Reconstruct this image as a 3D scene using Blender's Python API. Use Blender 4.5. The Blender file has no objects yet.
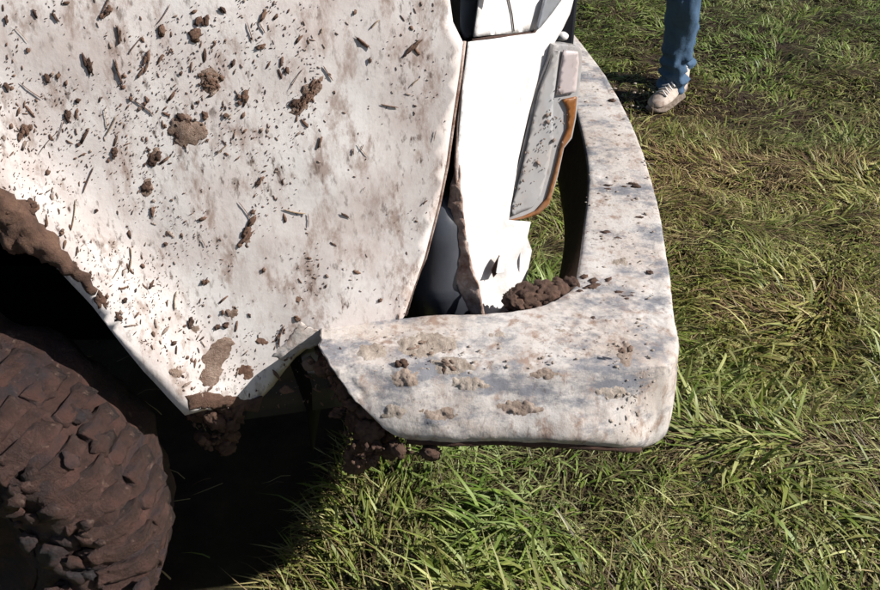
import bpy, bmesh, math, random
import numpy as np
from mathutils import Vector, Matrix, noise as mnoise
from mathutils.geometry import delaunay_2d_cdt

random.seed(7)
rng = np.random.default_rng(7)
R = math.radians
scene = bpy.context.scene
COL = scene.collection

# ------------------------------------------------------------------ camera
CAM_H, PITCH, LENS = 1.5, R(36.0), 35.0
cd = bpy.data.cameras.new('camera')
cd.lens = LENS; cd.sensor_width = 36.0; cd.clip_start = 0.05; cd.clip_end = 2000
cam = bpy.data.objects.new('camera', cd)
COL.objects.link(cam)
cam.location = (0, 0, CAM_H)
cam.rotation_euler = (math.pi / 2 - PITCH, 0, 0)
scene.camera = cam

# ------------------------------------------------------------------ sky, sun, exposure
SUN_EL, SUN_AZ = R(34.5), R(9)          # light comes from the right, a little from behind the camera
world = bpy.data.worlds.new('World'); scene.world = world
world.use_nodes = True
wn = world.node_tree
bg = wn.nodes['Background']; bg.inputs['Strength'].default_value = 0.05
sky = wn.nodes.new('ShaderNodeTexSky'); sky.sky_type = 'NISHITA'; sky.sun_disc = False
sky.sun_elevation = SUN_EL; sky.sun_rotation = math.pi / 2 + SUN_AZ
wn.links.new(sky.outputs[0], bg.inputs['Color'])
sd = bpy.data.lights.new('sun', 'SUN'); sd.energy = 5.0; sd.angle = R(0.5); sd.color = (1.0, 0.95, 0.88)
sun = bpy.data.objects.new('sun', sd); COL.objects.link(sun)
to_sun = Vector((math.cos(SUN_AZ) * math.cos(SUN_EL), -math.sin(SUN_AZ) * math.cos(SUN_EL), math.sin(SUN_EL)))
sun.rotation_euler = to_sun.to_track_quat('Z', 'Y').to_euler()
sun.location = to_sun * 20
scene.view_settings.view_transform = 'Standard'
scene.view_settings.look = 'None'
scene.view_settings.exposure = 0.54
scene.view_settings.gamma = 1.0
scene.cycles.max_bounces = 6

# ------------------------------------------------------------------ helpers
F = LENS / 36.0 * 880.0
CP, SP = math.cos(PITCH), math.sin(PITCH)


def ray(px, py):
    x, y = (px - 440) / F, -(py - 295) / F
    return Vector((x, CP + y * SP, -SP + y * CP))


def on_plane(px, py, p0, n):
    d = ray(px, py); o = Vector((0, 0, CAM_H)); n = Vector(n)
    return o + d * ((Vector(p0) - o).dot(n) / d.dot(n))


def on_z(px, py, z): return on_plane(px, py, (0, 0, z), (0, 0, 1))
def on_y(px, py, y): return on_plane(px, py, (0, y, 0), (0, 1, 0))


def mesh_of(name, verts, faces, smooth=True):
    me = bpy.data.meshes.new(name)
    me.from_pydata([tuple(v) for v in verts], [], [tuple(f) for f in faces])
    me.update()
    if smooth:
        me.polygons.foreach_set('use_smooth', [True] * len(me.polygons))
    return me


def link(name, me, mat=None, parent=None):
    o = bpy.data.objects.new(name, me); COL.objects.link(o)
    if mat and not me.materials: me.materials.append(mat)
    if parent is not None:
        o.parent = parent
        if parent.type == 'EMPTY': o.location = -parent.location   # parts are modelled in world metres
    return o


def obj(name, verts, faces, mat, parent=None, smooth=True):
    return link(name, mesh_of(name, verts, faces, smooth), mat, parent)


def thing(name, label, cat, loc):
    o = bpy.data.objects.new(name, None); COL.objects.link(o)
    o.location = loc; o['label'] = label; o['category'] = cat
    o.empty_display_size = 0.2
    return o


def recalc(o):
    bm = bmesh.new(); bm.from_mesh(o.data)
    bmesh.ops.recalc_face_normals(bm, faces=bm.faces)
    bm.to_mesh(o.data); bm.free()
    return o


def bevel(o, w=0.005, seg=2):
    m = o.modifiers.new('bevel', 'BEVEL'); m.width = w; m.segments = seg; m.limit_method = 'ANGLE'
    return o


def solid(o, t, off=-1.0):
    m = o.modifiers.new('thickness', 'SOLIDIFY'); m.thickness = t; m.offset = off
    return o


def box_vf(c0, c1):
    (x0, y0, z0), (x1, y1, z1) = c0, c1
    v = [(x0, y0, z0), (x1, y0, z0), (x1, y1, z0), (x0, y1, z0), (x0, y0, z1), (x1, y0, z1), (x1, y1, z1), (x0, y1, z1)]
    f = [(0, 3, 2, 1), (4, 5, 6, 7), (0, 1, 5, 4), (1, 2, 6, 5), (2, 3, 7, 6), (3, 0, 4, 7)]
    return v, f


def fbm(p, sc, oct=4):
    return mnoise.fractal(Vector(p) * sc, 1.0, 2.0, oct)


_h = rng.random((256, 256))


def vnoise(x, y):
    xi = np.floor(x).astype(int); yi = np.floor(y).astype(int)
    fx = x - xi; fy = y - yi
    fx = fx * fx * (3 - 2 * fx); fy = fy * fy * (3 - 2 * fy)
    a = _h[xi & 255, yi & 255]; b = _h[(xi + 1) & 255, yi & 255]
    c = _h[xi & 255, (yi + 1) & 255]; d = _h[(xi + 1) & 255, (yi + 1) & 255]
    return (a * (1 - fx) + b * fx) * (1 - fy) + (c * (1 - fx) + d * fx) * fy


def nz(x, y, sc, oct=4):
    t = np.zeros_like(x, dtype=float); a = 1.0; s = 0
    for k in range(oct):
        t += a * vnoise(x * sc + 17.3 * k + 40, y * sc + 9.1 * k + 90); s += a
        a *= .5; sc *= 2.03
    return t / s


def ico(sub):
    bm = bmesh.new(); bmesh.ops.create_icosphere(bm, subdivisions=sub, radius=1.0)
    v = [x.co.copy() for x in bm.verts]; f = [tuple(q.index for q in p.verts) for p in bm.faces]
    bm.free(); return v, f


ICO = {k: ico(k) for k in (1, 2, 3, 4)}


class Acc:
    def __init__(s): s.v = []; s.f = []

    def blob(s, c, t, n, a, b, h, sub=1, rough=.35, freq=1.6):
        n = Vector(n).normalized(); t = (Vector(t) - n * Vector(t).dot(n)).normalized(); bb = n.cross(t)
        c = Vector(c); off = Vector((random.uniform(-50, 50), random.uniform(-50, 50), random.uniform(-50, 50)))
        k = len(s.v); V, Fc = ICO[sub]
        for p in V:
            r = 1 + rough * mnoise.fractal(p * freq + off, .8, 2.1, 5 if sub > 2 else 2)
            s.v.append(c + t * (a * p.x * r) + bb * (b * p.y * r) + n * (h * p.z * r))
        s.f += [tuple(i + k for i in f) for f in Fc]

    def add(s, v, f):
        k = len(s.v); s.v += [Vector(x) for x in v]; s.f += [tuple(i + k for i in q) for q in f]

    def build(s, name, mat, parent=None, smooth=True, stuff=False):
        o = obj(name, s.v, s.f, mat, parent, smooth)
        if stuff: o['kind'] = 'stuff'
        return o


def resample(pts, n):
    pts = [Vector(p) for p in pts]
    out = []
    m = len(pts)
    for i in range(n):
        u = i / (n - 1) * (m - 1); k = min(int(u), m - 2); t = u - k
        p0, p1, p2, p3 = pts[max(k - 1, 0)], pts[k], pts[k + 1], pts[min(k + 2, m - 1)]
        out.append(0.5 * ((2 * p1) + (p2 - p0) * t + (2 * p0 - 5 * p1 + 4 * p2 - p3) * t * t + (3 * p1 - p0 - 3 * p2 + p3) * t ** 3))
    return out


def loft(rings, close=True, caps=True):
    v = []; f = []; n = len(rings[0])
    for r in rings: v += list(r)
    for i in range(len(rings) - 1):
        for j in range(n if close else n - 1):
            f.append((i * n + j, i * n + (j + 1) % n, (i + 1) * n + (j + 1) % n, (i + 1) * n + j))
    if caps:
        f.append(tuple(range(n - 1, -1, -1))); f.append(tuple((len(rings) - 1) * n + j for j in range(n)))
    return v, f


def tube(path, rad, n=10):
    path = [Vector(p) for p in path]; rings = []
    up = Vector((0, 0, 1))
    for i, p in enumerate(path):
        d = (path[min(i + 1, len(path) - 1)] - path[max(i - 1, 0)]).normalized()
        a = d.cross(up if abs(d.z) < .95 else Vector((1, 0, 0))).normalized(); b = a.cross(d)
        r = rad[i] if isinstance(rad, (list, tuple)) else rad
        rings.append([p + (a * math.cos(q) + b * math.sin(q)) * r for q in [2 * math.pi * k / n for k in range(n)]])
    return loft(rings)


def patch(outline, step):
    """fills a 2-D outline with a fine triangle grid"""
    P = [Vector((x, y)) for x, y in outline]
    # densify the outline
    Q = []
    for i in range(len(P)):
        a, b = P[i], P[(i + 1) % len(P)]
        m = max(1, int((b - a).length / step))
        Q += [a.lerp(b, k / m) for k in range(m)]
    n = len(Q)

    def inside(x, y):
        c = False; j = n - 1
        for i in range(n):
            if (Q[i].y > y) != (Q[j].y > y) and x < (Q[j].x - Q[i].x) * (y - Q[i].y) / (Q[j].y - Q[i].y) + Q[i].x: c = not c
            j = i
        return c
    xs = [q.x for q in Q]; ys = [q.y for q in Q]
    pts = list(Q)
    y = min(ys) + step * .5; row = 0
    while y < max(ys):
        x = min(xs) + (step * .5 if row % 2 else 0)
        while x < max(xs):
            if inside(x, y) and min((q.x - x) ** 2 + (q.y - y) ** 2 for q in Q) > (step * .45) ** 2: pts.append(Vector((x, y)))
            x += step
        y += step * .866; row += 1
    r = delaunay_2d_cdt(pts, [], [list(range(n))], 1, 1e-6)
    return r[0], r[2]


# ------------------------------------------------------------------ materials
def new_mat(name):
    m = bpy.data.materials.new(name); m.use_nodes = True
    return m, m.node_tree, m.node_tree.nodes['Principled BSDF']


def N(nt, t, **kw):
    n = nt.nodes.new(t)
    for k, v in kw.items(): setattr(n, k, v)
    return n


def noise_fac(nt, scale, lo, hi, detail=8, rough=.6, stretch=None, rot=None, off=(0, 0, 0), dist=0):
    tc = N(nt, 'ShaderNodeTexCoord'); mp = N(nt, 'ShaderNodeMapping')
    if stretch: mp.inputs['Scale'].default_value = stretch
    if rot: mp.inputs['Rotation'].default_value = rot
    mp.inputs['Location'].default_value = off
    nt.links.new(tc.outputs['Object'], mp.inputs[0])
    n = N(nt, 'ShaderNodeTexNoise'); n.inputs['Scale'].default_value = scale
    n.inputs['Detail'].default_value = detail; n.inputs['Roughness'].default_value = rough
    n.inputs['Distortion'].default_value = dist
    nt.links.new(mp.outputs[0], n.inputs['Vector'])
    r = N(nt, 'ShaderNodeMapRange'); r.inputs['From Min'].default_value = lo; r.inputs['From Max'].default_value = hi
    r.clamp = True
    nt.links.new(n.outputs['Fac'], r.inputs['Value'])
    return r.outputs[0], n.outputs['Fac']


def mixc(nt, fac, a, b):
    m = N(nt, 'ShaderNodeMix', data_type='RGBA')
    for s, v in ((m.inputs[0], fac), (m.inputs[6], a), (m.inputs[7], b)):
        if isinstance(v, (int, float)): s.default_value = v
        elif isinstance(v, tuple): s.default_value = (*v, 1) if len(v) == 3 else v
        else: nt.links.new(v, s)
    return m.outputs[2]


def mul(nt, a, b):
    m = N(nt, 'ShaderNodeMath', operation='MULTIPLY')
    for i, v in enumerate((a, b)):
        if isinstance(v, (int, float)): m.inputs[i].default_value = v
        else: nt.links.new(v, m.inputs[i])
    return m.outputs[0]


def bump(nt, bsdf, h, strength, dist=.004):
    b = N(nt, 'ShaderNodeBump'); b.inputs['Strength'].default_value = strength; b.inputs['Distance'].default_value = dist
    nt.links.new(h, b.inputs['Height']); nt.links.new(b.outputs[0], bsdf.inputs['Normal'])


def dirty_paint(name, base, film, film_amt, grit_amt, blue=0.0, rough=.55, streak_rot=R(28), bumps=.35, smear=0.0):
    m, nt, b = new_mat(name)
    f1, raw = noise_fac(nt, 7, .38, .72, 10, .65)
    c = mixc(nt, mul(nt, f1, film_amt), base, film)
    f2, _ = noise_fac(nt, 34, .50, .68, 8, .7, (1, 1, .35), (0, streak_rot, 0))
    c = mixc(nt, mul(nt, f2, film_amt * .6), c, (film[0] * .75, film[1] * .7, film[2] * .68))
    if smear:
        f6, _ = noise_fac(nt, 26, .525, .635, 9, .72, (1, 1, .45), (0, streak_rot, 0), (1, 6, 3), .2)
        c = mixc(nt, mul(nt, f6, smear), c, (.28, .185, .14))
    if blue:
        f5, _ = noise_fac(nt, 11, .49, .60, 10, .74, (.7, 1, 1.8), None, (3, 1, 7))
        c = mixc(nt, mul(nt, f5, blue), c, (.21, .212, .235))
    f3, r3 = noise_fac(nt, 120, .55, .68, 6, .6, (1, 1, .4), (0, streak_rot, 0), (5, 2, 9))
    f4, _ = noise_fac(nt, 9, .40, .62, 4, .5, None, None, (9, 4, 2))
    c = mixc(nt, mul(nt, mul(nt, f3, f4), grit_amt), c, (.10, .065, .05))
    nt.links.new(c, b.inputs['Base Color'])
    b.inputs['Roughness'].default_value = rough
    b.inputs['Specular IOR Level'].default_value = .35
    _, rb = noise_fac(nt, 90, 0, 1, 8, .7)
    bump(nt, b, rb, bumps, .004)
    return m


def mud_mat(name, dark, light, rough=.8, sc=22, bs=.8):
    m, nt, b = new_mat(name)
    f, _ = noise_fac(nt, sc, .35, .68, 10, .7)
    c = mixc(nt, f, dark, light)
    nt.links.new(c, b.inputs['Base Color']); b.inputs['Roughness'].default_value = rough
    _, rb = noise_fac(nt, sc * 4, 0, 1, 10, .75)
    bump(nt, b, rb, bs, .01)
    return m


def tyre_mat():
    m, nt, b = new_mat('mud_on_tyre')
    f, _ = noise_fac(nt, 13, .35, .66, 10, .72)
    c = mixc(nt, f, (.017, .008, .007), (.092, .042, .032))
    f2, _ = noise_fac(nt, 7, .50, .64, 8, .65, (1, 1, 2.2), (0, .6, 0), (2, 5, 1))
    c = mixc(nt, mul(nt, f2, .8), c, (.018, .018, .025))
    f3, _ = noise_fac(nt, 55, .62, .70, 5, .6, None, None, (7, 7, 7))
    c = mixc(nt, mul(nt, f3, .6), c, (.20, .13, .10))
    nt.links.new(c, b.inputs['Base Color']); b.inputs['Roughness'].default_value = .6
    _, rb = noise_fac(nt, 60, 0, 1, 10, .75)
    bump(nt, b, rb, 1.0, .012)
    return m


def plain(name, col, rough=.5, metal=0, spec=.5, bs=.15, sc=60):
    m, nt, b = new_mat(name)
    f, _ = noise_fac(nt, sc * .3, .3, .7, 6, .6)
    c = mixc(nt, f, col, tuple(x * .72 for x in col))
    nt.links.new(c, b.inputs['Base Color'])
    b.inputs['Roughness'].default_value = rough; b.inputs['Metallic'].default_value = metal
    b.inputs['Specular IOR Level'].default_value = spec
    _, rb = noise_fac(nt, sc, 0, 1, 5, .6); bump(nt, b, rb, bs, .003)
    return m


M = {}
M['fender'] = dirty_paint('mud_filmed_white_paint', (.78, .745, .73), (.52, .43, .40), .8, 1.0, bumps=.18, smear=.7)
M['panel'] = dirty_paint('clean_white_paint', (.76, .745, .74), (.58, .51, .48), .4, .25, rough=.4)
M['bumper'] = dirty_paint('dried_mud_on_bumper', (.60, .57, .55), (.46, .385, .335), .95, .9, blue=1.0, rough=.6, bumps=.4, smear=.85)
M['mud'] = mud_mat('dark_mud', (.048, .023, .015), (.155, .085, .057))
M['mud_skin'] = mud_mat('thin_brown_mud', (.19, .115, .08), (.42, .31, .25), sc=60)
M['mud_mid'] = mud_mat('brown_mud', (.115, .058, .036), (.27, .16, .11))
M['straw'] = mud_mat('dry_straw', (.30, .20, .12), (.50, .38, .26))
M['crust'] = mud_mat('pale_dried_mud', (.27, .215, .175), (.52, .45, .39), .85, 30, .6)
M['crust_dark'] = mud_mat('tan_caked_mud', (.21, .15, .115), (.46, .37, .31), .85, 30, .6)
M['mud_light'] = mud_mat('drying_mud', (.22, .15, .115), (.42, .33, .28))
M['tyre_mud'] = tyre_mat()
M['spare_mud'] = mud_mat('mud_on_tyre', (.030, .018, .020), (.15, .085, .075), .55, 14, 1.0)
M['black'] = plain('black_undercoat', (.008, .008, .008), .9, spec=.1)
M['rubber'] = plain('black_plastic', (.030, .032, .042), .28)
M['rust'] = mud_mat('rusty_torn_steel', (.17, .065, .035), (.62, .50, .44), .7, 34, .5)
M['rust_and_shade'] = mud_mat('dark_rust_and_shade', (.030, .014, .010), (.085, .038, .024), .8, 40, .5)  # for rusty steel, and for shade painted into gaps and inner faces
M['steel'] = plain('bare_grey_steel', (.36, .38, .42), .4, .4)
M['chrome'] = plain('dull_chrome', (.7, .7, .72), .25, .9)
M['lens'] = dirty_paint('dirty_grey_clear_plastic', (.37, .375, .39), (.42, .36, .32), .7, .7, rough=.22, bumps=.06)
M['lens_clear'] = dirty_paint('pinkish_clear_plastic', (.50, .44, .45), (.50, .42, .40), .6, .5, rough=.18, bumps=.06)
M['amber'] = dirty_paint('muddy_amber_plastic', (.24, .095, .03), (.34, .23, .16), .9, .9, rough=.25, bumps=.1)
M['denim'] = plain('blue_denim', (.045, .100, .185), .85, bs=.6, sc=120)
M['shoe'] = dirty_paint('dusty_beige_leather', (.50, .43, .38), (.26, .19, .15), .9, .8, rough=.8, smear=.6)
M['sole'] = mud_mat('muddy_rubber_sole', (.10, .07, .05), (.30, .25, .21))
M['skin'] = plain('skin', (.55, .33, .24), .5)
M['shirt'] = plain('grey_cotton', (.25, .26, .28), .9)
M['hair'] = plain('brown_hair', (.05, .03, .02), .6)
M['glass'] = plain('dark_glass', (.02, .025, .03), .05)

# soil
m, nt, b = new_mat('trampled_soil')
f, _ = noise_fac(nt, 5, .35, .65, 10, .7)
c = mixc(nt, f, (.020, .013, .009), (.075, .048, .033))
f2, _ = noise_fac(nt, 1.3, .45, .65, 6, .6, None, None, (4, 4, 4))
c = mixc(nt, mul(nt, f2, .5), c, (.05, .055, .018))
nt.links.new(c, b.inputs['Base Color']); b.inputs['Roughness'].default_value = .9
b.inputs['Specular IOR Level'].default_value = .2
_, rb = noise_fac(nt, 45, 0, 1, 10, .75); bump(nt, b, rb, 1.0, .02)
M['soil'] = m

# grass: every blade carries its own colour
m, nt, b = new_mat('grass_blades')
at = N(nt, 'ShaderNodeAttribute'); at.attribute_name = 'blade_colour'
nt.links.new(at.outputs['Color'], b.inputs['Base Color'])
b.inputs['Roughness'].default_value = .5; b.inputs['Specular IOR Level'].default_value = .35
tr = N(nt, 'ShaderNodeBsdfTranslucent'); nt.links.new(at.outputs['Color'], tr.inputs['Color'])
ms = N(nt, 'ShaderNodeMixShader'); ms.inputs[0].default_value = .22
nt.links.new(b.outputs[0], ms.inputs[1]); nt.links.new(tr.outputs[0], ms.inputs[2])
nt.links.new(ms.outputs[0], nt.nodes['Material Output'].inputs['Surface'])
M['grass'] = m


# ------------------------------------------------------------------ ground
def axis(lo, hi, step, far):
    a = list(np.arange(lo, hi + 1e-6, step)); s = step
    x = hi; up = []
    while x < far: s *= 1.45; x += s; up.append(x)
    s = step; x = lo; dn = []
    while x > -far: s *= 1.45; x -= s; dn.append(x)
    return np.array(dn[::-1] + a + up)


def ground_z(x, y):
    near = np.exp(-np.maximum(0, np.hypot(x, y - 2.5) - 6) / 4)
    shadow_dip = -.10 * np.clip((-.02 - x) / .35, 0, 1) * np.clip((y - .55) / .4, 0, 1) * np.clip((3.6 - y) / .4, 0, 1) * np.clip((x + 4) / .6, 0, 1)  # ground sunk here to draw the vehicle's shadow nearer
    return ((nz(x, y, 1.4, 3) - .5) * .07 + (nz(x, y, 7, 3) - .5) * .045) * near + shadow_dip


gx = axis(-4, 5, .05, 400); gy = axis(-1, 8, .05, 400)
X, Y = np.meshgrid(gx, gy, indexing='ij')
Z = ground_z(X, Y)
nx, ny = X.shape
vv = np.stack([X, Y, Z], -1).reshape(-1, 3)
idx = np.arange(nx * ny).reshape(nx, ny)
ff = np.stack([idx[:-1, :-1], idx[1:, :-1], idx[1:, 1:], idx[:-1, 1:]], -1).reshape(-1, 4)
g = obj('ground', vv.tolist(), ff.tolist(), M['soil'])
g['kind'] = 'structure'


# ------------------------------------------------------------------ grass
def blades(name, n, xr, yr, lmin, lmax, wmin, wmax, pal, dens, elev, seed):
    r = np.random.default_rng(seed)
    x = r.uniform(*xr, n); y = r.uniform(*yr, n)
    keep = r.random(n) < dens(x, y)
    x, y = x[keep], y[keep]; n = len(x)
    z = ground_z(x, y)
    az = nz(x, y, 2.2, 2) * 4 * math.pi + r.normal(0, .75, n)
    hgt = nz(x + 31, y + 7, 3.0, 3)
    L = r.uniform(lmin, lmax, n) * (.6 + .8 * hgt)
    w = r.uniform(wmin, wmax, n)
    e0 = np.clip(r.normal(elev, .35, n), .05, 1.45)
    droop = r.uniform(.3, 1.5, n)
    twist = r.uniform(-.9, .9, n)
    seg = 3
    pts = np.zeros((n, 7, 3))
    cx, cy, cz = x.copy(), y.copy(), z - .004
    ca, sa = np.cos(az), np.sin(az)
    for k in range(seg + 1):
        t = k / seg
        wk = w * (1 - t ** 2.2) * .5 * (1 if k < seg else 0)
        tw = twist * t
        sx, sy, sz = -sa * np.cos(tw), ca * np.cos(tw), np.sin(tw)
        if k < seg:
            pts[:, 2 * k] = np.stack([cx - sx * wk, cy - sy * wk, cz - sz * wk], -1)
            pts[:, 2 * k + 1] = np.stack([cx + sx * wk, cy + sy * wk, cz + sz * wk], -1)
        else:
            pts[:, 6] = np.stack([cx, cy, cz], -1)
        e = e0 - droop * t
        az2 = az + twist * .5 * t
        st = L / seg
        cx = cx + np.cos(az2) * np.cos(e) * st; cy = cy + np.sin(az2) * np.cos(e) * st
        cz = np.maximum(cz + np.sin(e) * st, ground_z(cx, cy) + .003 + .012 * r.random(n))
    base = (np.arange(n) * 7)[:, None]
    quads = np.concatenate([base + np.array([[0, 1, 3, 2]]), base + np.array([[2, 3, 5, 4]])], 0)
    tris = base + np.array([[4, 5, 6]])
    me = bpy.data.meshes.new(name)
    me.vertices.add(n * 7); me.vertices.foreach_set('co', pts.reshape(-1))
    loops = np.concatenate([quads.reshape(-1), tris.reshape(-1)])
    me.loops.add(len(loops)); me.loops.foreach_set('vertex_index', loops.astype(np.int32))
    starts = np.concatenate([np.arange(2 * n) * 4, 8 * n + np.arange(n) * 3]).astype(np.int32)
    me.polygons.add(3 * n); me.polygons.foreach_set('loop_start', starts)
    me.polygons.foreach_set('use_smooth', np.ones(3 * n, dtype=bool))
    me.update(calc_edges=True)
    pal = np.array(pal); pick = r.integers(0, len(pal), n)
    # patches of greener and of strawier grass
    colr = pal[pick] * np.where(y[:, None] > 3.0, np.array([[.92, 1.14, .85]]), np.array([[1.20, 1.28, 1.08]])) * (0.85 + .7 * r.random((n, 1)))
    tint = nz(x - 11, y + 3, 1.1, 3)[:, None]
    colr = colr * (1 + (tint - .5) * np.array([[.9, .1, .5]]))
    at = me.attributes.new('blade_colour', 'FLOAT_COLOR', 'POINT')
    c4 = np.ones((n, 7, 4)); c4[:, :, :3] = colr[:, None, :]
    at.data.foreach_set('color', c4.reshape(-1))
    o = link(name, me, M['grass']); o['kind'] = 'stuff'
    return o


GREEN = [(.13, .145, .030), (.10, .125, .026), (.075, .10, .020), (.17, .18, .055), (.15, .145, .045), (.22, .22, .085), (.12, .11, .035)]
PALE = [(.24, .25, .11), (.30, .29, .14), (.19, .21, .08)]
STRAW = [(.24, .20, .10), (.19, .145, .08), (.13, .085, .05), (.29, .26, .14), (.09, .055, .035), (.07, .045, .03)]


def bare(x, y):
    # trodden strip across the middle right of the field, and small bare spots
    s = np.exp(-((y - (2.7 + .12 * x)) / .50) ** 2) * (x > .3)
    return np.clip(s * .8 + np.clip((nz(x, y, 1.9, 3) - .50) * 5, 0, .85) + np.clip((nz(x + 9, y, 5.5, 2) - .58) * 6, 0, .8), 0, .95)


def shade_cleared(x, y):   # grass left out up to the shadow's edge so bare soil darkens it
    return ((x < -.39 + (y - 1.05) * .28 + .05 * nz(x, y, 8, 2)) & (y > .80) & (y < 2.9))


def tuft(x, y): return np.clip((nz(x + 3, y + 8, 3.2, 2) - .52) * 7, 0, 1)


blades('grass', 100000, (-1.6, 2.2), (.4, 3.2), .04, .11, .003, .0075, GREEN,
       lambda x, y: (1 - .85 * bare(x, y)) * np.where(shade_cleared(x, y), .004, 1), .28, 1)
blades('grass', 52000, (-1.6, 2.2), (.4, 3.2), .09, .17, .0045, .0105, GREEN + PALE,
       lambda x, y: tuft(x, y) * np.where(shade_cleared(x, y), .0, 1), .26, 5)
blades('grass', 120000, (-2.6, 4.2), (3.0, 7.5), .04, .095, .005, .010, GREEN,
       lambda x, y: (1 - .85 * bare(x, y)) * (.5 + .5 * tuft(x, y)), .34, 2)
blades('dry_grass', 95000, (-1.6, 2.2), (.4, 3.2), .04, .13, .0016, .0045, STRAW,
       lambda x, y: np.where(shade_cleared(x, y), .004, 1.0), .08, 3)
blades('dry_grass', 90000, (-2.6, 4.2), (3.0, 7.5), .04, .11, .003, .006, STRAW,
       lambda x, y: 1.0, .12, 4)

# ------------------------------------------------------------------ the vehicle
TR = thing('off_road_vehicle', 'white off-road vehicle with mud-spattered fender, torn front corner and loose bumper', 'vehicle', (-.9, 1.95, 0))


def Yf0(x, z):
    return 1.165 + .20 * x + .10 * (z - .6) + .10 * max(0, z - 1.05) ** 2 * 6


def to_fender(px, py, fn):
    y = 1.1
    for _ in range(12):
        p = on_y(px, py, y); y = fn(p.x, p.z)
    return p


ARCH_PX = [(-60, 130), (0, 190), (40, 226), (100, 292), (150, 356), (190, 401)]
ARCH = [to_fender(x, y, Yf0) for x, y in ARCH_PX]
ARCH = [(p.x, p.z) for p in ARCH]


def seg_d(x, z, pl):
    d = 9
    for (ax, az), (bx, bz) in zip(pl[:-1], pl[1:]):
        l = (bx - ax) ** 2 + (bz - az) ** 2
        t = max(0, min(1, ((x - ax) * (bx - ax) + (z - az) * (bz - az)) / l))
        d = min(d, math.hypot(x - ax - t * (bx - ax), z - az - t * (bz - az)))
    return d


def Yf(x, z):
    d = seg_d(x, z, ARCH)
    return Yf0(x, z) - .036 * math.exp(-(d / .06) ** 2) + .004 * fbm((x, 3, z), 5, 3)


def fnormal(x, z):
    e = .004
    return Vector(((Yf(x + e, z) - Yf(x - e, z)) / (2 * e), -1, (Yf(x, z + e) - Yf(x, z - e)) / (2 * e))).normalized()


# outline in (x, z)
front_px = [(450, 0), (453, 22), (463, 42), (459, 75), (453, 115), (446, 165), (438, 205), (424, 260), (404, 317)]
front = [to_fender(x, y, Yf0) for x, y in front_px]
front = [(p.x, p.z) for p in front]
fx = front[-1][0]
a0 = ARCH[0]
SHADE_CUT = [to_fender(x, y, Yf0) for x, y in ((396, 334), (360, 352), (336, 350), (322, 350), (308, 355), (294, 366), (282, 380), (272, 394), (263, 403), (255, 411), (232, 409), (210, 408))]  # lower outline cut back in the shape of the shadow on the fender
SHADE_CUT = [(p.x, p.z) for p in SHADE_CUT]
hubx = -.88
rear_arch = [(a0[0] - .10, a0[1] + .05), (hubx - .02, a0[1] + .08), (hubx - .28, a0[1] + .02), (hubx - .46, .80), (hubx - .50, .52)]
outline = front + SHADE_CUT + ARCH[::-1] + rear_arch + [(-1.62, .50), (-1.62, 1.27), (-.7, 1.25), (front[0][0], 1.20)]
pv, pf = patch(outline, .02)
def turn_under(x, z):   # the sheet rolls inwards along the edge cut for the shadow
    d = seg_d(x, z, SHADE_CUT); return .02 * max(0, 1 - d / .022) ** 2
fv = [Vector((p.x, Yf(p.x, p.y) + turn_under(p.x, p.y), p.y)) for p in pv]
fender = recalc(obj('fender', fv, pf, M['fender'], TR))
if sum(p.normal.y for p in fender.data.polygons) > 0: fender.data.flip_normals()
solid(fender, .004)


def fpt(px, py):
    p = to_fender(px, py, Yf); return p, fnormal(p.x, p.z)


def px_size(p): return ((p.y * CP + (CAM_H - p.z) * SP) / F)


def streak_dir(deg): return Vector((math.cos(R(deg)), 0, math.sin(R(deg))))


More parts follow.
